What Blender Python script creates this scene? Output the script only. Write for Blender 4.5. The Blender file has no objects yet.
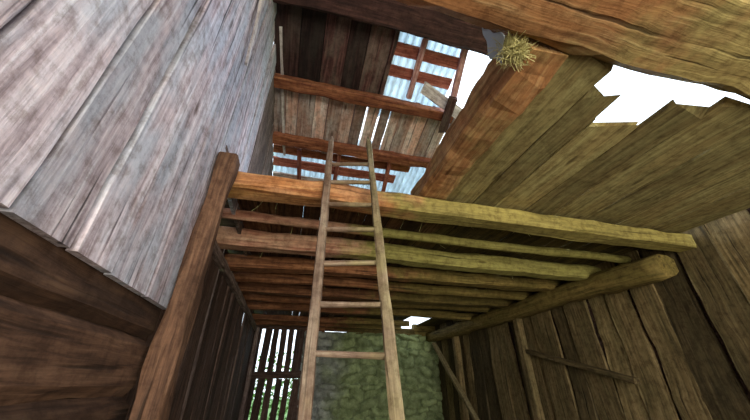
import bpy, math, random
from mathutils import Vector, Matrix, noise
R = random.Random(7)
S = bpy.context.scene
COL = S.collection
# ------------------------------------------------------------------ camera
YAW, PITCH, F = math.radians(14.5), math.radians(29.8), 303.0
CZ = 1.5
fwd = Vector((math.sin(YAW)*math.cos(PITCH), math.cos(YAW)*math.cos(PITCH), math.sin(PITCH)))
rgt = Vector((math.cos(YAW), -math.sin(YAW), 0))
upv = rgt.cross(fwd)
cam_d = bpy.data.cameras.new('camera'); cam = bpy.data.objects.new('camera', cam_d); COL.objects.link(cam)
cam.location = (0, 0, CZ)
cam.rotation_euler = Matrix((rgt, upv, -fwd)).transposed().to_euler()
cam_d.sensor_fit = 'HORIZONTAL'; cam_d.sensor_width = 36; cam_d.lens = 36*F/750
cam_d.clip_start = .03
S.camera = cam
# ------------------------------------------------------------------ world, light, exposure
W = bpy.data.worlds.new('sky'); S.world = W; W.use_nodes = True
bgn = W.node_tree.nodes['Background']
bgn.inputs[0].default_value = (.80, .90, 1.0, 1); bgn.inputs[1].default_value = 2.3
def area(name, loc, rot, sx, sy, e, col):
    l = bpy.data.lights.new(name, 'AREA'); l.shape = 'RECTANGLE'; l.size = sx; l.size_y = sy; l.energy = e; l.color = col
    o = bpy.data.objects.new(name, l); COL.objects.link(o); o.location = loc; o.rotation_euler = rot
    return o
# daylight falling in through the wide open barn front behind the camera
area('doorway_daylight', (1.3, -3.0, 1.5), (math.radians(92), 0, 0), 4.0, 2.6, 230, (1.0, .93, .78))
# skylight over the open part of the roof
area('roof_opening_daylight', (2.7, 2.2, 6.0), (0, math.radians(20), 0), 1.8, 3.0, 90, (.74, .84, 1.0))
S.view_settings.view_transform = 'Standard'; S.view_settings.look = 'None'
S.view_settings.gamma = 1; S.view_settings.use_curve_mapping = False
S.view_settings.exposure = 0.22

# ------------------------------------------------------------------ helpers
def ray(u, v): return fwd*F + rgt*(u-375) + upv*(210-v)
def atY(u, v, Y): r = ray(u, v); return r*(Y/r.y) + Vector((0, 0, CZ))
def atZ(u, v, h): r = ray(u, v); return r*(h/r.z) + Vector((0, 0, CZ))
RA, RT = 4.4, .268                                    # roof: height above the eye at Y=0, fall per metre
def roofz(y): return CZ + RA - RT*y
def onroof(u, v, off=0): r = ray(u, v); t = (RA+off)/(r.z+RT*r.y); return r*t + Vector((0, 0, CZ))

class MB:
    def __init__(s): s.v=[]; s.f=[]; s.g=[]; s.t=[]; s.sm=[]
    def build(s, name, mat, parent=None, label=None, cat=None, group=None, kind=None):
        me = bpy.data.meshes.new(name); me.from_pydata([tuple(p) for p in s.v], [], s.f)
        a = me.attributes.new('grain', 'FLOAT_VECTOR', 'POINT'); a.data.foreach_set('vector', [c for p in s.g for c in p])
        b = me.attributes.new('tint', 'FLOAT', 'POINT'); b.data.foreach_set('value', s.t)
        me.polygons.foreach_set('use_smooth', s.sm)
        me.materials.append(mat); me.update(); me.validate()
        o = bpy.data.objects.new(name, me); COL.objects.link(o)
        # origin at the middle of the shape
        if s.v:
            c = sum((Vector(p) for p in s.v), Vector())/len(s.v)
            me.transform(Matrix.Translation(-c)); o.location = c
        if parent:
            o.parent = parent; o.location = o.location - parent.location
        tag(o, label, cat, group, kind)
        return o
def tag(o, label=None, cat=None, group=None, kind=None):
    for k, x in (('label', label), ('category', cat), ('group', group), ('kind', kind)):
        if x: o[k] = x
RECT = [(-1,-.8),(-.8,-1),(.8,-1),(1,-.8),(1,.8),(.8,1),(-.8,1),(-1,.8)]
def timber(mb, a, b, w, t, up=(0,0,1), ch=.12, wob=.004, sag=.01, round_=False, taper=1.0, seg=None, tint=None, ragged=0, smooth=None, split=0):
    """a hewn board, beam or pole from a to b, w across and t along up"""
    a = Vector(a); b = Vector(b); ax = b-a; L = ax.length; ax.normalize()
    up = Vector(up); side = ax.cross(up).normalized(); up = side.cross(ax).normalized()
    if seg is None: seg = max(3, min(36, int(L/.12)))
    if round_: prof = [(math.cos(2*math.pi*i/14), math.sin(2*math.pi*i/14)) for i in range(14)]
    else:
        cx = min(.45, ch*min(w, t)/w*2); cy = min(.45, ch*min(w, t)/t*2)
        prof = [(-1,-1+cy),(-1+cx,-1),(1-cx,-1),(1,-1+cy),(1,1-cy),(1-cx,1),(-1+cx,1),(-1,1-cy)]
    n = len(prof); base = len(mb.v); off = Vector((R.uniform(0,50), R.uniform(0,50), R.uniform(0,50)))
    tn = R.random() if tint is None else tint
    e0 = [R.uniform(-ragged, ragged) for _ in prof]; e1 = [R.uniform(-ragged, ragged) for _ in prof]
    for i in range(seg+1):
        s = i/seg; k = 1+(taper-1)*s
        q = Vector((s*L*.55, 0, 0))+off
        cw = side*noise.noise(q)*sag + up*noise.noise(q+Vector((0,9,0)))*sag
        for j, (x, y) in enumerate(prof):
            d = noise.noise(Vector((s*L*3.1, x*1.3+j*.37, y*1.3))+off)*wob*1.6 + noise.noise(Vector((s*L*11, j*.9, 3))+off)*wob*.7
            l = s*L + (e0[j] if i == 0 else e1[j] if i == seg else 0)
            X = x*w/2*k; Y = y*t/2*k
            mb.v.append(a + ax*l + cw + side*(X + (d if x > 0 else -d)) + up*(Y + (d if y > 0 else -d)))
            mb.g.append((l+off.x, X+off.y, Y+off.z)); mb.t.append(tn)
    sm = round_ if smooth is None else smooth
    for i in range(seg):
        for j in range(n):
            p = base+i*n+j; q = base+i*n+(j+1) % n
            mb.f.append((p, p+n, q+n, q)); mb.sm.append(sm)
    mb.f.append(tuple(base+j for j in range(n))); mb.sm.append(False)
    mb.f.append(tuple(base+seg*n+j for j in reversed(range(n)))); mb.sm.append(False)
    return mb
def one(name, mat, a, b, w, t, label, cat, group=None, **k):
    return timber(MB(), a, b, w, t, **k).build(name, mat, None, label, cat, group)

# ------------------------------------------------------------------ materials
def nodes(name):
    m = bpy.data.materials.new(name); m.use_nodes = True; nt = m.node_tree
    return m, nt, nt.nodes['Principled BSDF'], nt.nodes.new, nt.links.new
def ramp(N, stops):
    r = N('ShaderNodeValToRGB'); e = r.color_ramp.elements
    while len(e) < len(stops): e.new(.5)
    for x, (p, c) in zip(e, stops): x.position = p; x.color = (*c, 1) if len(c) == 3 else c
    return r
def wood(name, dark, mid, light, haze=None, mx=(0,1), haze_amt=.8, var=.5, patch=None, pamt=.5, bump=.5, rough=.8, stretch=1.3, crack=.75, spec=.25, mb=.3):
    m, nt, P, N, L = nodes(name)
    g = N('ShaderNodeAttribute'); g.attribute_name = 'grain'
    ti = N('ShaderNodeAttribute'); ti.attribute_name = 'tint'
    mp = N('ShaderNodeMapping'); mp.inputs['Scale'].default_value = (stretch, 22, 22); L(g.outputs['Vector'], mp.inputs[0])
    n1 = N('ShaderNodeTexNoise'); n1.inputs['Scale'].default_value = 1.6; n1.inputs['Detail'].default_value = 7; n1.inputs['Roughness'].default_value = .65; n1.inputs['Distortion'].default_value = .4
    L(mp.outputs[0], n1.inputs['Vector'])
    r1 = ramp(N, [(.33, dark), (.5, mid), (.68, light)]); L(n1.outputs['Fac'], r1.inputs[0])
    # broad stains, or bluish sky light on the pale left wall
    mp2 = N('ShaderNodeMapping'); mp2.inputs['Scale'].default_value = (1.6, 5, 5); L(g.outputs['Vector'], mp2.inputs[0])
    n2 = N('ShaderNodeTexNoise'); n2.inputs['Scale'].default_value = 1.3; n2.inputs['Detail'].default_value = 4; L(mp2.outputs[0], n2.inputs['Vector'])
    r2 = ramp(N, [(.42, (0,0,0)), (.6, (1,1,1))]); L(n2.outputs['Fac'], r2.inputs[0])
    mx1 = N('ShaderNodeMixRGB'); L(r1.outputs[0], mx1.inputs[1]); mx1.inputs[2].default_value = (*(patch or dark), 1)
    k = N('ShaderNodeMath'); k.operation = 'MULTIPLY'; k.inputs[1].default_value = pamt; L(r2.outputs[0], k.inputs[0]); L(k.outputs[0], mx1.inputs[0])
    cur = mx1.outputs[0]
    if haze:  # lens-flare haze put into the wood colour, olive tint growing with X
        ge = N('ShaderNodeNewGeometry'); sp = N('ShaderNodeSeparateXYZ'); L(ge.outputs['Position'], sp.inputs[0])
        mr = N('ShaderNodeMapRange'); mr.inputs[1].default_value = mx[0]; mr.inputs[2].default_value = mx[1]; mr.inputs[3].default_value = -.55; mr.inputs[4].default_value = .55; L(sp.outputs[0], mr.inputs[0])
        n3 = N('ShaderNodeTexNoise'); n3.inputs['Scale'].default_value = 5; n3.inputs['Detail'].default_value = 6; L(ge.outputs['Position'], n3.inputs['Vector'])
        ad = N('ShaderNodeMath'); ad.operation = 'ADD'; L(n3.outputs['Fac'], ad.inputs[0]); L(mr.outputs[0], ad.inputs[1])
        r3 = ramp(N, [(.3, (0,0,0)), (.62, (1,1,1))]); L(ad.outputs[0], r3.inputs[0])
        k2 = N('ShaderNodeMath'); k2.operation = 'MULTIPLY'; k2.inputs[1].default_value = haze_amt; L(r3.outputs[0], k2.inputs[0])
        rm = ramp(N, [(.3, tuple(c*.45 for c in haze)), (.62, haze)]); L(n1.outputs['Fac'], rm.inputs[0])
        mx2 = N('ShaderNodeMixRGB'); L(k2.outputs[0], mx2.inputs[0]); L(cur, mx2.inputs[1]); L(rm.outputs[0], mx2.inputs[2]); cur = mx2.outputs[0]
    # long drying cracks
    mp3 = N('ShaderNodeMapping'); mp3.inputs['Scale'].default_value = (.9, 26, 26); L(g.outputs['Vector'], mp3.inputs[0])
    n4 = N('ShaderNodeTexNoise'); n4.inputs['Scale'].default_value = 1; n4.inputs['Detail'].default_value = 2; L(mp3.outputs[0], n4.inputs['Vector'])
    r4 = ramp(N, [(.27, (1-crack,)*3), (.36, (1,1,1))]); L(n4.outputs['Fac'], r4.inputs[0])
    mu = N('ShaderNodeMixRGB'); mu.blend_type = 'MULTIPLY'; mu.inputs[0].default_value = 1; L(cur, mu.inputs[1]); L(r4.outputs[0], mu.inputs[2])
    # knots and ingrained dirt
    mpk = N('ShaderNodeMapping'); mpk.inputs['Scale'].default_value = (1.5, 5, 5); L(g.outputs['Vector'], mpk.inputs[0])
    vk = N('ShaderNodeTexVoronoi'); vk.inputs['Scale'].default_value = 1.1; L(mpk.outputs[0], vk.inputs['Vector'])
    rk = ramp(N, [(.06, (.3,.25,.22)), (.13, (1,1,1))]); L(vk.outputs['Distance'], rk.inputs[0])
    mk = N('ShaderNodeMixRGB'); mk.blend_type = 'MULTIPLY'; mk.inputs[0].default_value = .8; L(mu.outputs[0], mk.inputs[1]); L(rk.outputs[0], mk.inputs[2])
    n5 = N('ShaderNodeTexNoise'); n5.inputs['Scale'].default_value = 14; n5.inputs['Detail'].default_value = 8; n5.inputs['Roughness'].default_value = .75; L(g.outputs['Vector'], n5.inputs['Vector'])
    r5 = ramp(N, [(.38, (.55,.5,.46)), (.52, (1,1,1)), (.68, (1.25,1.22,1.15))]); L(n5.outputs['Fac'], r5.inputs[0])
    mu = N('ShaderNodeMixRGB'); mu.blend_type = 'MULTIPLY'; mu.inputs[0].default_value = .8; L(mk.outputs[0], mu.inputs[1]); L(r5.outputs[0], mu.inputs[2])
    tm = N('ShaderNodeMapRange'); tm.inputs[3].default_value = 1-var; tm.inputs[4].default_value = 1+var*.7; L(ti.outputs['Fac'], tm.inputs[0])
    hv = N('ShaderNodeHueSaturation'); L(mu.outputs[0], hv.inputs['Color']); L(tm.outputs[0], hv.inputs['Value'])
    L(hv.outputs[0], P.inputs['Base Color'])
    P.inputs['Roughness'].default_value = rough; P.inputs['Specular IOR Level'].default_value = spec
    bp = N('ShaderNodeBump'); bp.inputs['Strength'].default_value = bump; bp.inputs['Distance'].default_value = .012
    sm = N('ShaderNodeMath'); sm.operation = 'ADD'; L(n1.outputs['Fac'], sm.inputs[0]); L(r4.outputs[0], sm.inputs[1]); L(sm.outputs[0], bp.inputs['Height']); L(bp.outputs[0], P.inputs['Normal'])
    return m
OLIVE_HAZE = (.34, .31, .09)  # yellow-green lens haze, mixed into the timber colours
M_beam = wood('hewn_orange_timber', (.16,.05,.02), (.42,.17,.06), (.62,.33,.14), haze=OLIVE_HAZE, mx=(-.2,1.6), haze_amt=.85, patch=(.5,.28,.16), pamt=.4, var=.2)
M_pink = wood('hewn_pinkish_timber', (.22,.08,.05), (.45,.2,.13), (.62,.38,.26), haze=(.36,.34,.09), mx=(-.1,1.3), haze_amt=.9, patch=(.62,.42,.28), pamt=.45, var=.2)
M_joist = wood('brown_joist_timber', (.08,.03,.015), (.25,.1,.045), (.4,.19,.09), haze=(.2,.18,.045), mx=(.2,2.6), haze_amt=.7, var=.45)
M_log = wood('brown_wall_logs', (.04,.02,.012), (.12,.06,.035), (.2,.11,.065), var=.4)
M_deck = wood('loft_floor_boards', (.05,.022,.012), (.15,.07,.035), (.26,.14,.07), haze=(.12,.12,.03), mx=(.2,2.4), haze_amt=.6, var=.5)
M_purlin = wood('roof_purlin_timber', (.12,.03,.018), (.33,.115,.055), (.5,.21,.1), var=.25)
M_dark = wood('dark_ridge_timber', (.02,.009,.009), (.06,.025,.022), (.11,.05,.04), var=.25)
M_roofdark = wood('old_dark_roof_boards', (.02,.008,.008), (.055,.021,.019), (.12,.06,.052), patch=(.11,.085,.07), pamt=.6, var=.75)
M_roofgrey = wood('grey_roof_boards', (.32,.22,.21), (.62,.5,.47), (.82,.74,.72), patch=(.55,.25,.16), pamt=.55, var=.6)
M_batten = wood('red_brown_battens', (.2,.05,.035), (.42,.13,.09), (.6,.26,.2), var=.35)
M_rafter = wood('pinkish_rafter_wood', (.35,.14,.13), (.62,.34,.32), (.8,.55,.52), var=.2)
M_wallbrown = wood('brown_grey_wall_boards', (.08,.05,.045), (.22,.16,.14), (.36,.28,.25), var=.4)
M_lav = wood('weathered_pale_wall_boards', (.27,.21,.23), (.52,.43,.47), (.74,.68,.73), patch=(.40,.47,.56), pamt=.55, var=.3, crack=.75)  # bluish patch colour is sky light put into the board colour
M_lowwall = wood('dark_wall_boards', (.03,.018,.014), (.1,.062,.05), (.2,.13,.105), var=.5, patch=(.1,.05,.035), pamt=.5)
M_rwall = wood('greenish_wall_boards', (.07,.035,.02), (.24,.125,.065), (.38,.24,.13), haze=(.2,.2,.075), mx=(1.5,4.5), haze_amt=.45, var=.6)  # the green here is the haze tint put into the board colour
M_panel = wood('olive_loft_boards', (.15,.085,.035), (.29,.21,.095), (.42,.34,.17), haze=(.37,.34,.14), mx=(-.8,1.6), haze_amt=.55, patch=(.24,.1,.04), pamt=.6, var=.4, crack=.4, stretch=.8)
M_trim = wood('orange_trimmer_timber', (.11,.05,.02), (.32,.165,.07), (.48,.31,.15), haze=(.42,.37,.14), mx=(.3,2.6), haze_amt=.7, patch=(.42,.18,.07), pamt=.6, var=.15)
M_ladder = wood('grey_ladder_wood', (.11,.065,.045), (.26,.18,.13), (.4,.32,.235), haze=(.36,.32,.13), mx=(-.1,.9), haze_amt=.55, var=.12, crack=.7, bump=.5, patch=(.22,.13,.08), pamt=.5)
M_pale = wood('pale_split_board', (.4,.33,.33), (.65,.58,.58), (.85,.8,.8), var=.2)

def stone_mat():
    m, nt, P, N, L = nodes('mossy_rubble_stone')
    g = N('ShaderNodeAttribute'); g.attribute_name = 'tint'
    ge = N('ShaderNodeNewGeometry'); sp = N('ShaderNodeSeparateXYZ'); L(ge.outputs['Position'], sp.inputs[0])
    n = N('ShaderNodeTexNoise'); n.inputs['Scale'].default_value = 5; n.inputs['Detail'].default_value = 9; n.inputs['Roughness'].default_value = .7; L(ge.outputs['Position'], n.inputs['Vector'])
    r = ramp(N, [(.3, (.14,.15,.13)), (.5, (.32,.33,.3)), (.72, (.55,.56,.5))]); L(n.outputs['Fac'], r.inputs[0])
    n2 = N('ShaderNodeTexNoise'); n2.inputs['Scale'].default_value = 1.4; n2.inputs['Detail'].default_value = 5; L(ge.outputs['Position'], n2.inputs['Vector'])
    mr = N('ShaderNodeMapRange'); mr.inputs[1].default_value = .4; mr.inputs[2].default_value = 2.0; mr.inputs[3].default_value = -.35; mr.inputs[4].default_value = .3; L(sp.outputs[0], mr.inputs[0])
    ad = N('ShaderNodeMath'); ad.operation = 'ADD'; L(n2.outputs['Fac'], ad.inputs[0]); L(mr.outputs[0], ad.inputs[1])
    r2 = ramp(N, [(.35, (0,0,0)), (.65, (.9,.9,.9))]); L(ad.outputs[0], r2.inputs[0])
    r3 = ramp(N, [(.3, (.1,.14,.04)), (.7, (.42,.5,.22))]); L(n.outputs['Fac'], r3.inputs[0])
    mx = N('ShaderNodeMixRGB'); L(r2.outputs[0], mx.inputs[0]); L(r.outputs[0], mx.inputs[1]); L(r3.outputs[0], mx.inputs[2])
    tm = N('ShaderNodeMapRange'); tm.inputs[3].default_value = .4; tm.inputs[4].default_value = 1.35; L(g.outputs['Fac'], tm.inputs[0])
    hv = N('ShaderNodeHueSaturation'); L(mx.outputs[0], hv.inputs['Color']); L(tm.outputs[0], hv.inputs['Value']); L(hv.outputs[0], P.inputs['Base Color'])
    P.inputs['Roughness'].default_value = .92
    bp = N('ShaderNodeBump'); bp.inputs['Strength'].default_value = .7; bp.inputs['Distance'].default_value = .03; L(n.outputs['Fac'], bp.inputs['Height']); L(bp.outputs[0], P.inputs['Normal'])
    return m
def noise_mat(name, a, b, scale, rough=.9):
    m, nt, P, N, L = nodes(name)
    ge = N('ShaderNodeNewGeometry'); n = N('ShaderNodeTexNoise'); n.inputs['Scale'].default_value = scale; n.inputs['Detail'].default_value = 6
    L(ge.outputs['Position'], n.inputs['Vector']); r = ramp(N, [(.35, a), (.65, b)]); L(n.outputs['Fac'], r.inputs[0]); L(r.outputs[0], P.inputs['Base Color'])
    P.inputs['Roughness'].default_value = rough
    return m
def trans_mat(name, col, mix=.55, scale=6):
    m, nt, P, N, L = nodes(name)
    ge = N('ShaderNodeNewGeometry'); n = N('ShaderNodeTexNoise'); n.inputs['Scale'].default_value = scale; n.inputs['Detail'].default_value = 4; L(ge.outputs['Position'], n.inputs['Vector'])
    r = ramp(N, [(.3, tuple(c*.75 for c in col)), (.7, col)]); L(n.outputs['Fac'], r.inputs[0]); L(r.outputs[0], P.inputs['Base Color'])
    P.inputs['Roughness'].default_value = .45
    t = N('ShaderNodeBsdfTranslucent'); L(r.outputs[0], t.inputs[0])
    mx = N('ShaderNodeMixShader'); mx.inputs[0].default_value = mix; L(P.outputs[0], mx.inputs[1]); L(t.outputs[0], mx.inputs[2])
    L(mx.outputs[0], nt.nodes['Material Output'].inputs[0])
    return m
M_stone = stone_mat()
M_dirt = noise_mat('trodden_earth', (.06,.045,.03), (.14,.11,.08), 4)
M_grass = noise_mat('outdoor_grass', (.06,.14,.03), (.16,.3,.07), 3)
M_leaf = noise_mat('leaves', (.08,.2,.04), (.25,.42,.12), 5)
M_corr = trans_mat('milky_blue_corrugated_sheet', (.82,.92,.96), .55)
M_film = trans_mat('grey_plastic_film', (.6,.66,.72), .45)
M_straw = noise_mat('straw', (.34,.3,.1), (.68,.62,.3), 30)

# ------------------------------------------------------------------ the setting
XL, XLU, XR, YB = -.9, -.64, 4.1, 8.8
HJ = 1.25                                              # underside of the joists above the eye
def Zh(h): return CZ+h
def slab(name, corners, mat, th, kind='structure', n=(0,0,-1)):
    mb = MB(); n = Vector(n)*th
    for c in corners: mb.v.append(Vector(c))
    for c in corners: mb.v.append(Vector(c)+n)
    k = len(corners)
    mb.f = [tuple(range(k)), tuple(range(2*k-1, k-1, -1))]+[(i, k+i, k+(i+1) % k, (i+1) % k) for i in range(k)]
    mb.g = [tuple(p) for p in mb.v]; mb.t = [.5]*len(mb.v); mb.sm = [False]*len(mb.f)
    return mb.build(name, mat, kind=kind)
slab('floor', [(-1.1,-3.2,0),(4.5,-3.2,0),(4.5,9.1,0),(-1.1,9.1,0)], M_dirt, .1)
slab('ground', [(-40,-40,-.12),(40,-40,-.12),(40,45,-.12),(-40,45,-.12)], M_grass, .2)

# left wall, upper: pale upright boards, from the near bay to the eave
mb = MB(); mbf = MB(); y = -3.1
while y < YB:
    w = R.uniform(.22, .36); yc = y+w/2
    low = Zh(.34) if yc < 2.0 else Zh(HJ+.12)
    timber(mb if yc < 2.75 else mbf, (XLU-.02, yc, low), (XLU-.02+R.uniform(-.012,.012), yc, roofz(yc)-.03 if yc > 1.6 else roofz(3.2-yc)-.03), w-R.choice((.012,.018,.026)), .03, up=(1,0,0), wob=.003, sag=.008)
    y += w
mb.build('wall_left', M_lav, kind='structure'); mbf.build('wall_left', M_wallbrown, kind='structure')
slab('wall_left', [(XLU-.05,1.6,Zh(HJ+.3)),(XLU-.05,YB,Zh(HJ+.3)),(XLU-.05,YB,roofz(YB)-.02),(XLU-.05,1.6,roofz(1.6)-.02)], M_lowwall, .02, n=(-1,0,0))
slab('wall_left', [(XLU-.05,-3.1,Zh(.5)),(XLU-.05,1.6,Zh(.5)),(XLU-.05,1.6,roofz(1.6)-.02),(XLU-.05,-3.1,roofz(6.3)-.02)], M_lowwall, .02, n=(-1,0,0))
# left wall, lower near bay: horizontal logs under the pale boards
mb = MB(); z = 0.02
while z < Zh(.40):
    h = R.uniform(.2, .26); h = min(h, Zh(.46)-z)
    timber(mb, (XLU-.145, -3.1, z+h/2), (XLU-.145, 1.9, z+h/2), .2, h+.005, wob=.006, sag=.01, ch=.2, smooth=False)
    z += h
mb.build('wall_left', M_log, kind='structure')
slab('wall_left', [(XLU-.26,-3.2,0),(XLU-.26,1.95,0),(XLU-.26,1.95,Zh(.5)),(XLU-.26,-3.2,Zh(.5))], M_lowwall, .03, n=(-1,0,0))
# left wall, lower far bay: dark upright boards
mb = MB(); y = 2.06
while y < YB:
    w = R.uniform(.16, .28); yc = y+w/2
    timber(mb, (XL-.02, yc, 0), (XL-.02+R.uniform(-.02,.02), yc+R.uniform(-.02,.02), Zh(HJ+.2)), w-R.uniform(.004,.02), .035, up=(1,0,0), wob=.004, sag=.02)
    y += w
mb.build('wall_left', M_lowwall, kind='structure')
# ledge closing the step between the two
slab('wall_left', [(XL-.06,1.95,Zh(HJ+.3)),(XLU+.0,1.95,Zh(HJ+.3)),(XLU+.0,YB,Zh(HJ+.3)),(XL-.06,YB,Zh(HJ+.3))], M_lowwall, .03)

# back wall: slatted part, rail and rubble
mb = MB()
xs = -.90; edges = []
ws = [.15,.17,.16,.17,.16,.17,.15]
x = XL+.0
for i in range(6):
    w = [.14,.17,.14,.14,.13,.22][i]
    g = .055 if i < 5 else 0
    for (z0, z1, dx) in ((Zh(.24), Zh(HJ-.02), 0), (0, Zh(.10), .03)):
        tl = R.uniform(-.035,.015)
        timber(mb, (x+.02+w/2+dx-.03*(z0 < 1), YB, z0), (x+.02+w/2+dx+.03+tl, YB, z1), w, .03, up=(0,1,0), wob=.008, sag=.01, tint=R.random()*.6)
    x += w+g
timber(mb, (XL-.05, YB+.02, Zh(.17)), (.36, YB+.02, Zh(.19)), .09, .16, wob=.006)
timber(mb, (XL-.05, YB, Zh(HJ+.04)), (.36, YB, Zh(HJ+.04)), .09, .12, wob=.006)
mb.build('wall_back', M_lowwall, kind='structure')
def stones(x0, x1, z0, z1, nx, nz):
    cells = []
    z = z0
    while z < z1:
        h = R.uniform(.12, .24); x = x0-R.uniform(0,.3)
        while x < x1+.3:
            w = R.uniform(.25, .7); cells.append((x+w/2, z+h/2+R.uniform(-.02,.02), w/2, h/2, R.random(), R.uniform(-.05,.05), R.uniform(-.25,.25))); x += w
        z += h
    mb = MB()
    for j in range(nz+1):
        for i in range(nx+1):
            px = x0+(x1-x0)*i/nx; pz = z0+(z1-z0)*j/nz
            wx = px+noise.noise(Vector((px*5, pz*5, 0)))*.05; wz = pz+noise.noise(Vector((px*5, pz*5, 7)))*.04
            wx += noise.noise(Vector((px*1.7, pz*1.7, 11)))*.16+noise.noise(Vector((px*14, pz*14, 1)))*.02; wz += noise.noise(Vector((px*1.9, pz*1.9, 17)))*.12+noise.noise(Vector((px*14, pz*14, 5)))*.02; best = 9; bt = None
            for c in cells:
                dx = wx-c[0]; dz = wz-c[1]-dx*c[6]
                if abs(dz) > .25 or abs(dx) > .6: continue
                d = max(abs(dx)/c[2], abs(dz)/c[3]); d = (d**4+((dx/c[2])**2+(dz/c[3])**2)**2*.3)**.25
                if d < best: best = d; bt = c
            dep = max(0, 1-best**4)**.6*.08 if best < 1 else 0
            dep += (bt[5] if bt else 0)*(1 if best < 1 else .3)
            mb.v.append((px, YB+.02-dep+noise.noise(Vector((px*12, pz*12, 3)))*.02, pz)); mb.g.append((px, pz, 0))
            mb.t.append((bt[4]*.5+.4 if bt and best < .96 else .28))
    for j in range(nz):
        for i in range(nx):
            a = j*(nx+1)+i; mb.f.append((a, a+1, a+nx+2, a+nx+1)); mb.sm.append(True)
    # back and rim so the wall is solid
    b = len(mb.v)
    for p in ((x0, z0),(x1, z0),(x1, z1),(x0, z1)): mb.v.append((p[0], YB+.5, p[1])); mb.g.append((0,0,0)); mb.t.append(.3)
    c = [0, nx, (nz+1)*(nx+1)-1, nz*(nx+1)]
    mb.f += [(b+3, b+2, b+1, b)]
    mb.f += [tuple([b, b+1]+list(range(nx, -1, -1)))]
    mb.f += [tuple([b+2, b+3]+list(range(nz*(nx+1), (nz+1)*(nx+1))))]
    mb.f += [tuple([b+3, b]+[k*(nx+1) for k in range(0, nz+1)])]
    mb.f += [tuple([b+1, b+2]+[k*(nx+1)+nx for k in range(nz, -1, -1)])]
    mb.sm += [False]*5
    return mb
stones(.34, 4.3, 0, Zh(HJ-.03), 210, 130).build('wall_back', M_stone, kind='structure')
# timber plate lying on the masonry, with open slots left beside it
mb = MB()
timber(mb, (.3, YB+.1, Zh(HJ+.03)), (.88, YB+.1, Zh(HJ+.03)), .2, .17)
timber(mb, (3.45, YB+.1, Zh(HJ+.11)), (4.2, YB+.1, Zh(HJ+.11)), .2, .32)
timber(mb, (1.5, YB+.1, Zh(HJ+.03)), (3.46, YB+.1, Zh(HJ+.03)), .2, .17)
timber(mb, (.3, YB+.1, Zh(HJ+.1)), (2.9, YB+.1, Zh(HJ+.1)), .2, .2)
timber(mb, (2.88, YB+.1, Zh(HJ+.06)), (3.46, YB+.1, Zh(HJ+.06)), .2, .16)
mb.build('trim_1', M_joist, kind='structure')

# right wall: uneven upright boards
mb = MB(); y = -3.1
while y < YB:
    w = R.uniform(.26, .46); yc = y+w/2
    timber(mb, (XR+.02+R.uniform(-.02,.03), yc+R.uniform(-.03,.03), 0), (XR+.02+R.uniform(-.02,.03), yc+R.uniform(-.02,.02), Zh(HJ+.35)), w-R.choice((.0,.01,.02,.05)), .035, up=(1,0,0), wob=.01, sag=.04)
    y += w
mb.build('wall_right', M_rwall, kind='structure')
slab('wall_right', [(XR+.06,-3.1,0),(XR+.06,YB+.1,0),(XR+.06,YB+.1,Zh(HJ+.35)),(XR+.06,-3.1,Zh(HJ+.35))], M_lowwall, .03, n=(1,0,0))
# front wall beside the wide open doorway behind the camera
mb = MB()
for x0, x1 in ((-1.0,-.5),(3.4,4.3)):
    x = x0
    while x < x1-.02:
        timber(mb, (x+.1, -3.15, 0), (x+.1, -3.15, roofz(3.2+3.1)-.1), .19, .03, up=(0,1,0)); x += .2
timber(mb, (-1,-3.15,Zh(1.5)), (4.3,-3.15,Zh(1.5)), .1, .2)
mb.build('wall_front', M_lowwall, kind='structure')

# loft floor: boards over the joists, running front to back
mb = MB(); x = XLU
hole = (2.9, 3.5)
while x < XR+.05:
    w = R.uniform(.16, .26); xc = x+w/2; z = Zh(HJ+.235+R.uniform(0,.012))
    if hole[0] < xc < hole[1]:
        timber(mb, (xc, 2.24, z), (xc, 6.95, z), w-.008, .03, wob=.004, sag=.01, ragged=.05)
    else:
        timber(mb, (xc, 2.24, z), (xc, YB+.1, z), w-R.uniform(.001,.007), .03, wob=.002, sag=.006)
    x += w
mb.build('ceiling', M_deck, kind='structure')

# roof ---------------------------------------------------------------
def rp(u, v, off=0): p = onroof(u, v, off); return p.x, p.y
NRM = Vector((0, RT, 1)).normalized()
def roofboards(name, mat, x0, x1, y0, y1, wmin, wmax, gap, off=.03, slant=0, th=.025, skip=(), tints=(.2,.7,.4,.95,.3,.6,.1,.85)):
    mb = MB(); x = x0; i = 0
    while x < x1-.02:
        w = min(R.uniform(wmin, wmax), x1-x); xc = x+w/2
        ys = y0+R.uniform(-.04,.04); ye = y1+R.uniform(-.04,.04)
        if i not in skip:
            g = gap() if callable(gap) else gap
            timber(mb, (xc, ys, roofz(ys)+off+(i%2)*.014), (xc+slant+(R.uniform(-.012,.012) if g > 0 else 0), ye, roofz(ye)+off), max(.05, w-g-.008), th, up=NRM, wob=.0025, sag=.006, tint=tints[i % len(tints)], ragged=.03)
        if g <= 0: timber(mb, (xc+w/2, ys, roofz(ys)+off+.05), (xc+slant+w/2, ye, roofz(ye)+off+.05), .12, .02, up=NRM, tint=0, wob=0, sag=0)
        x += w; i += 1
    return mb.build(name, mat, kind='structure')
Y1 = rp(350, 95)[1]          # purlin above the ladder
Y2 = rp(350, 150)[1]
YR = rp(400, 22)[1]
xd = rp(388, 60)[0]          # right edge of the dark boarding
roofboards('ceiling', M_roofdark, XLU-.03, xd, YR-.1, Y1+.05, .22, .36, lambda: 0, th=.03, tints=(.3,.0,.75,.15,1.0,.1,.6))
roofboards('ceiling', M_roofgrey, XLU-.03, rp(466,125)[0], Y1-.02, Y2+.1, .15, .24, lambda: R.choice((0,0,.0,.02)), th=.03)
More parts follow.
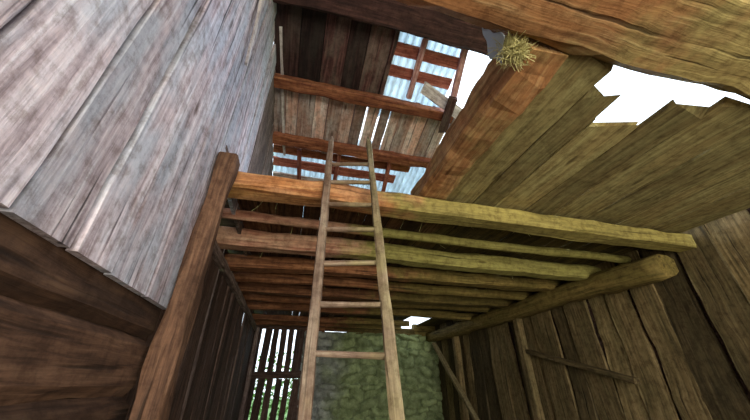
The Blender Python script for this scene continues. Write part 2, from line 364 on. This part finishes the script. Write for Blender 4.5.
# front slope, behind the ridge
def roof2(name, mat, x0, x1):
    mb = MB(); x = x0
    while x < x1:
        w = R.uniform(.2,.3); timber(mb, (x+w/2, YR-.12, roofz(YR)+.06), (x+w/2, -3.3, roofz(YR)-1.3), w-.006, .025, wob=.004); x += w
    mb.build(name, mat, kind='structure')
roof2('ceiling', M_roofdark, XLU-.05, 2.4)
# corrugated sheets on the right and low down
def corrugated(x0, x1, y0, y1, off, pitch=.1, amp=.03):
    mb = MB(); n = int((x1-x0)/pitch*6); m = 8
    for k in (0, 1):
        for j in range(m+1):
            yy = y0+(y1-y0)*j/m
            for i in range(n+1):
                xx = x0+(x1-x0)*i/n; zz = amp*math.sin(2*math.pi*xx/pitch)
                mb.v.append((xx, yy, roofz(yy)+off+zz+k*.002)); mb.g.append((xx, yy, zz)); mb.t.append(.5)
    q = (m+1)*(n+1)
    for j in range(m):
        for i in range(n):
            a = j*(n+1)+i; mb.f.append((a, a+n+1, a+n+2, a+1)); mb.f.append((q+a, q+a+1, q+a+n+2, q+a+n+1)); mb.sm += [True, True]
    for i in range(n):
        mb.f.append((i, i+1, q+i+1, q+i)); a = m*(n+1)+i; mb.f.append((a+1, a, q+a, q+a+1)); mb.sm += [False, False]
    for j in range(m):
        a = j*(n+1); mb.f.append((a+n+1, a, q+a, q+a+n+1)); a += n; mb.f.append((a, a+n+1, q+a+n+1, q+a)); mb.sm += [False, False]
    return mb
xe = rp(464, 60)[0]
def T(o, l, c, g=None): tag(o, l, c, g); return o
T(corrugated(xd-.1, xe, YR-.1, Y1+.3, .09).build('corrugated_sheet', M_corr), 'milky blue corrugated roof sheet over the red battens beside the open sky', 'roof sheet', 'corrugated roof sheets')
T(corrugated(-.68, 2.4, Y2-.1, Y2+2.0, .14).build('corrugated_sheet', M_corr), 'corrugated roof sheet low behind the tops of the ladder, partly covered by boards', 'roof sheet', 'corrugated roof sheets')
# remaining low roof behind the loft (closed)
roofboards('ceiling', M_roofgrey, XLU-.05, XR+.1, Y2+1.95, YB+.25, .18, .28, .006, off=.05)

# ridge beam and purlins
def cross(name, mat, u0, v0, u1, v1, off, w, t, label, cat='beam', x0=None, x1=None, **k):
    pa, pb = onroof(u0, v0, off), onroof(u1, v1, off)
    yy = (pa.y+pb.y)/2
    a = Vector((pa.x if x0 is None else x0, yy, roofz(yy)+off)); b = Vector((pb.x if x1 is None else x1, yy, a.z))
    return one(name, mat, a, b, w, t, label, cat, up=NRM, **k)
cross('ridge_beam', M_dark, 330, 3, 488, 30, -.14, .34, .26, 'heavy dark brown ridge beam crossing at the top of the opening', x0=XLU-.05, x1=3.5, wob=.012, sag=.03)
cross('roof_purlin', M_purlin, 273, 79, 448, 116, -.09, .16, .15, 'upper orange-brown roof purlin above the ladder tops', x0=XLU-.05, x1=rp(449,117)[0], wob=.01, sag=.03)
cross('roof_purlin', M_purlin, 278, 146, 432, 158, -.08, .16, .13, 'lower orange roof purlin crossing right behind the ladder tips', x0=XLU-.05, x1=3.4, wob=.01, sag=.03)
# rafters and boards below the corrugated sheets
def strip(name, mat, u0, v0, u1, v1, off, w, t, label, cat, group=None, **k):
    a, b = onroof(u0, v0, off), onroof(u1, v1, off)
    return one(name, mat, a, b, w, t, label, cat, group, up=NRM, **k)
strip('rafter', M_rafter, 430, 24, 409, 98, .01, .075, .06, 'slim reddish rafter crossing the middle of the bright corrugated sheet', 'rafter')
strip('rafter', M_rafter, 469, 34, 453, 100, .01, .085, .06, 'slim reddish rafter bordering the open sky', 'rafter')
strip('rafter', M_roofdark, 399, 26, 381, 94, .0, .06, .05, 'thin dark red rafter along the edge of the dark boarding', 'rafter')
def hb(x0, x1, yy, off, w, mat, label, cat='roof board', **k):
    return one('roof_board', mat, (x0, yy, roofz(yy)+off), (x1, yy+R.uniform(-.02,.02), roofz(yy)+off), w, .025, label, cat, up=NRM, wob=.006, sag=.012, **k)
ya = rp(425, 64)[1]; yb = rp(425, 77)[1]; yc_ = rp(450, 41)[1]
hb(xd-.1, xe+.0, ya-.06, .06, .16, M_batten, 'wide red-brown board under the corrugated sheet, upper of the close pair', )
hb(xd-.14, xe-.02, yb+.05, .06, .15, M_batten, 'wide red-brown board under the corrugated sheet, lower of the close pair')
hb(rp(428,40)[0], xe+.02, yc_, .055, .16, M_purlin, 'short orange board under the corrugated sheet just below the ridge beam')
# low boards behind the ladder tops
yl = [rp(350, 160)[1]+.05, rp(350, 172)[1]+.06, rp(350, 181)[1]+.06]
hb(-.66, 1.7, yl[0], .05, .15, M_purlin, 'orange-brown board right below the lower purlin, behind the ladder')
hb(-.66, 1.5, yl[1], .05, .17, M_batten, 'reddish board behind the ladder, above the big tie beam')
hb(-.66, .7, yl[2]+.1, .05, .14, M_roofgrey, 'grey brown board behind the ladder, lowest of the roof boards')
for (u0, v0, u1, v1, l) in ((299,150,299,180,'short red rafter left of the ladder below the lower purlin'), (340,150,334,185,'short red rafter between the ladder tips below the lower purlin'), (392,152,383,192,'short red rafter right of the ladder below the lower purlin')):
    strip('rafter', M_batten, u0, v0, u1, v1, -.01, .07, .06, l, 'rafter')
# pale upright lath in the corner
strip('lath', M_pale, 281, 26, 285, 156, -.03, .035, .02, 'thin pale lath running down the corner of the pale wall and the roof', 'lath', wob=.008, sag=.04)
one('hanging_lath', M_pale, (XLU+.03, atZ(252, 45, 2.5).y*0+1.55, Zh(3.2)), (XLU+.03, 1.72, Zh(2.2)), .04, .02, 'narrow pinkish lath hanging on the pale board wall, top left', 'lath', up=(1,0,0), wob=.006)

# ------------------------------------------------------------------ loft joists
R.seed(5)
J = [  # y, z centre above eye, w, t, mat, round, name, label, x0, x1
 (2.12, HJ+.075, .20, .15, M_beam, False, 'tie_beam', 'thick orange hewn tie beam the ladder leans on, nearest of the loft beams', XLU-.05, XR+.05),
 (2.76, HJ+.13, .10, .10, M_pink, True, 'pole_joist', 'slim pale round pole between the tie beam and the thick pinkish joist', XL+.1, XR+.05),
 (3.27, HJ+.10, .20, .19, M_pink, False, 'loft_joist', 'thick pinkish to olive squared joist, second big beam from the top', XL-.02, XR+.05),
 (3.92, HJ+.07, .2, .16, M_joist, False, 'loft_joist', 'brown joist right behind the thick pinkish joist', XL-.02, XR+.05),
 (4.50, HJ+.07, .16, .15, M_joist, True, 'loft_joist', 'rounded brown joist, second behind the thick pinkish joist', XL-.02, XR+.05),
 (5.10, HJ+.06, .2, .16, M_joist, False, 'loft_joist', 'brown joist, third behind the thick pinkish joist', XL-.02, XR+.05),
 (5.70, HJ+.06, .12, .12, M_joist, True, 'loft_joist', 'narrow dark joist, fourth behind the thick pinkish joist', XL-.02, XR+.05),
 (6.40, HJ+.07, .18, .14, M_joist, False, 'loft_joist', 'broad brown joist in front of the bright slot in the loft floor', XL-.02, XR+.05),
 (7.65, HJ+.07, .16, .13, M_joist, False, 'loft_joist', 'dark short joist left of the bright slot in the loft floor', XL-.02, 2.85),
 (8.25, HJ+.06, .16, .13, M_joist, False, 'loft_joist', 'farthest brown joist just before the back wall', XL-.02, 2.85),
]
for (y, h, w, t, m, rd, nm, lb, x0, x1) in J:
    one(nm, m, (x0, y, Zh(h)), (x1, y+R.uniform(-.03,.03), Zh(h+R.uniform(-.01,.01))), w, t, lb, 'beam', round_=rd, wob=(.011 if y < 2.5 else .009) if not rd else .007, sag=.035, ch=.14, seg=34)
# loose bark edge board on top of the tie beam
one('edge_board', M_panel, (-.5, 2.17, Zh(HJ+.178)), (.84, 2.17, Zh(HJ+.178)), .1, .03, 'rough olive edge board lying on the tie beam', 'board', wob=.012, sag=.03, ragged=.05)

# corner post and wall rails
one('corner_post', M_log, (XLU+.065, 1.88, 0), (XLU+.065, 1.87, Zh(HJ+.13)), .13, .12, 'dark upright post at the left wall under the tie beam end', 'post', up=(1,0,0), wob=.01, sag=.03)
one('wall_rail', M_wallbrown, (XL+.035, 2.1, Zh(HJ-.06)), (XL+.035, YB-.3, Zh(HJ-.06)), .07, .1, 'grey brown rail along the top of the dark left wall', 'rail', wob=.006, tint=1.0)
one('wall_plate', M_joist, (XR-.17, 2.3, Zh(HJ-.09)), (XR-.17, YB-.02, Zh(HJ-.09)), .28, .26, 'heavy round-edged plate beam along the top of the right wall', 'beam', ch=.3, wob=.02, sag=.05, smooth=True)
one('corner_post', M_wallbrown, (XL+.06, YB-.2, 0), (XL+.06, YB-.2, Zh(HJ-.02)), .1, .09, 'pale grey post in the far left corner beside the gappy slats', 'post', up=(1,0,0), tint=1.0)
# right wall posts and braces
one('wall_post', M_rwall, (XR-.12, 7.4, 0), (XR-.1, 7.4, Zh(HJ-.22)), .16, .14, 'upright greenish post on the right wall near the stone wall', 'post', up=(1,0,0), tint=.95)
one('wall_post', M_rwall, (XR-.12, 5.0, 0), (XR-.1, 5.0, Zh(HJ-.22)), .14, .12, 'brown upright post on the right wall, below the middle of the plate beam', 'post', up=(1,0,0), tint=.7)
one('brace', M_ladder, (XR-.3, 6.2, .5), (XR-.25, 8.4, Zh(.96)), .11, .08, 'pale slanting brace leaning by the right wall near the stone wall', 'brace')
one('brace', M_rwall, (XR-.08, 3.2, Zh(.02)), (XR-.08, 5.0, Zh(.5)), .1, .06, 'dark slanting brace across the right wall boards', 'brace', tint=.2)

# ------------------------------------------------------------------ loft landing on the right: trimmer beam and wide boards
HP = HJ+.155
one('trimmer_beam', M_trim, (1.06, .66, Zh(HP+.11)), (1.05, 2.26, Zh(HP+.11)), .24, .22, 'thick orange and olive trimmer beam slanting up at the right of the opening', 'beam', ch=.14, wob=.016, sag=.03, seg=26)
one('cross_beam', M_trim, (-.3, .43, Zh(HP+.12)), (XR+.05, .43, Zh(HP+.12)), .42, .26, 'thick orange brown beam cutting the top right corner', 'beam', ch=.16, wob=.014, sag=.04)
R.seed(9)
px = 1.17
LB = ['wide olive loft board next to the trimmer beam', 'wide brown loft board, second from the trimmer beam', 'wide pale olive loft board, third from the trimmer beam', 'rusty brown loft board, fourth from the trimmer beam', 'olive loft board, fifth from the trimmer beam', 'brown loft board, sixth from the trimmer beam', 'olive brown loft board, seventh from the trimmer beam', 'loft board farthest from the trimmer beam, by the right wall']
for i, lb in enumerate(LB):
    w = [.30,.22,.34,.3,.4,.4,.45,.45][i]
    y0 = [.68, .84, 1.0, .8, .68, .68, .68, .68][i]
    one('loft_board', M_panel, (px+w/2, y0, Zh(HP+.06)), (px+w/2, 2.26, Zh(HP+.05)), w-.014, .04, lb, 'board', 'wide boards of the loft landing', wob=.006, sag=.015, tint=[.7,.25,.95,.2,.6,.3,.6,.4][i], ragged=.06)
    px += w

# ------------------------------------------------------------------ ladder
R.seed(21)
LS = 1.045
d_l = ray(350, -42).normalized()
def lad(u, D): return ray(u, 137)*(D/F)
tl, tr = lad(332, 2.86*LS), lad(368, 2.86*LS)
def to_floor(p): return p - d_l*((p.z+CZ)/d_l.z)
org = Vector((0, 0, CZ))
bl, br = to_floor(tl)+org, to_floor(tr)+org; tl += org; tr += org
lroot = bpy.data.objects.new('ladder', None); COL.objects.link(lroot); lroot.location = (bl+br)/2
tag(lroot, 'long rustic wooden ladder with two pole rails leaning against the tie beam', 'ladder')
sd = (tr-tl).normalized(); nl = sd.cross(d_l).normalized()
for p, q in ((bl, tl), (br, tr)):
    m_ = timber(MB(), p, q-d_l*.12, .064, .05, up=nl, ch=.2, wob=.004, sag=.01, taper=.74, seg=40, smooth=False, tint=.5)
    # whittled tip
    timber(m_, q-d_l*.125, q, .045, .036, up=nl, ch=.3, wob=.001, sag=0, taper=.4, seg=3, tint=.9)
    m_.build('rail', M_ladder, lroot)
L_tot = (tl-bl).length
fd = d_l.dot(fwd)
k = -8
while k < 7:
    D = (1.28+.2*k)*LS; s = 1-(2.86*LS-D)/fd/L_tot; k += 1
    if s < .05: continue
    a = bl.lerp(tl, s); b = br.lerp(tr, s)
    e = R.uniform(-.012,.012)
    timber(MB(), a-sd*.02+d_l*e, b+sd*.02-d_l*e*.5, .034, .028, up=d_l, round_=True, wob=.0025, sag=.012, seg=10, taper=R.uniform(.85,1.05), tint=.8).build('rung', M_ladder, lroot)

# ------------------------------------------------------------------ loose things
c0 = onroof(424, 88, -.1); c1 = onroof(463, 117, -.16)
one('loose_board', M_pale, c0, c1, .16, .03, 'pale broken board hanging slantwise in the roof opening', 'board', up=(0,.6,1), wob=.01, ragged=.05)
c0 = onroof(452, 98, -.2); c1 = onroof(441, 132, -.2)
one('loose_board', M_roofdark, c0+Vector((0,-.02,-.02)), c1+Vector((0,-.02,-.02)), .13, .03, 'dark short board hanging below the broken pale board', 'board', up=(0,.3,1), wob=.01, ragged=.04)
# straw clump in the corner between trimmer and cross beam
mb = MB(); cc = atZ(513, 50, HP-.0)
def strand(mb, p, d, L, r, bend):
    d = Vector(d).normalized(); s = d.orthogonal().normalized(); t = d.cross(s); base = len(mb.v); n = 5
    for i in range(n+1):
        q = p+d*L*i/n+bend*(i/n)**2
        for j in range(3):
            a = 2*math.pi*j/3; mb.v.append(q+(s*math.cos(a)+t*math.sin(a))*r); mb.g.append((0,0,0)); mb.t.append(.5)
    for i in range(n):
        for j in range(3):
            p0 = base+i*3+j; p1 = base+i*3+(j+1) % 3; mb.f.append((p0, p1, p1+3, p0+3)); mb.sm.append(False)
def rv(): return Vector((R.gauss(0,1), R.gauss(0,1), R.gauss(0,1)))
for i in range(1100):
    o = rv()*.02; o.x *= 1.3
    strand(mb, cc+o, rv(), R.uniform(.01,.035), .0016, rv()*.025)
T(mb.build('straw_clump', M_straw), 'tangled yellow straw clump stuck between trimmer beam and top right beam', 'straw')
# scrap of plastic film
mb = MB(); A = [atZ(482, 26, HP+.12), atZ(505, 36, HP-.02), atZ(503, 64, HP-.03), atZ(490, 58, HP+.06)]
n = 12
for k_ in (0, 1):
    for j in range(n+1):
        for i in range(n+1):
            u, v = i/n, j/n
            p = A[0].lerp(A[1], u).lerp(A[3].lerp(A[2], u), v) + fwd*(.008*math.sin(u*14)+.01*math.sin(v*9+u*5)+k_*.002)
            mb.v.append(p); mb.g.append((0,0,0)); mb.t.append(.5)
q = (n+1)**2
for j in range(n):
    for i in range(n):
        a = j*(n+1)+i; mb.f += [(a, a+1, a+n+2, a+n+1), (q+a, q+a+n+1, q+a+n+2, q+a+1)]; mb.sm += [True, True]
rim = [i for i in range(n+1)]+[j*(n+1)+n for j in range(1, n+1)]+[n*(n+1)+i for i in range(n-1, -1, -1)]+[j*(n+1) for j in range(n-1, 0, -1)]
for i, a in enumerate(rim): b = rim[(i+1) % len(rim)]; mb.f.append((b, a, q+a, q+b)); mb.sm.append(False)
T(mb.build('plastic_film', M_film), 'crumpled grey plastic film beside the straw clump', 'plastic')
# hay wisps hanging from the loft cracks
mb = MB()
for i in range(45):
    y = R.choice((2.45, 3.0, 3.55, 4.2, 4.8, 2.4, 3.5)); x = R.uniform(-.5, 3)
    strand(mb, Vector((x, y+R.uniform(-.06,.06), Zh(HJ+.205))), (R.gauss(0,.3), R.gauss(0,.1), -1), R.uniform(.05,.17), .0022, rv()*.03)
T(mb.build('hay_wisps', M_straw), 'thin hay wisps hanging from cracks of the loft floor', 'hay'); bpy.data.objects['hay_wisps']['kind'] = 'stuff'
# shrubs outdoors behind the slatted wall
mb = MB()
for i in range(3500):
    p = Vector((R.uniform(-3, 1.2), R.uniform(11.2, 12.6), R.uniform(-.1, 2.0+.5*math.sin(i)))); a = rv().normalized()*.06; b = rv().normalized()*.06
    k_ = len(mb.v); mb.v += [p-a, p+b, p+a, p-b]; mb.g += [(0,0,0)]*4; mb.t += [.5]*4; mb.f.append((k_, k_+1, k_+2, k_+3)); mb.sm.append(False)
T(mb.build('shrub_foliage', M_leaf), 'green shrub leaves outdoors glimpsed through the slatted wall', 'shrub'); bpy.data.objects['shrub_foliage']['kind'] = 'stuff'
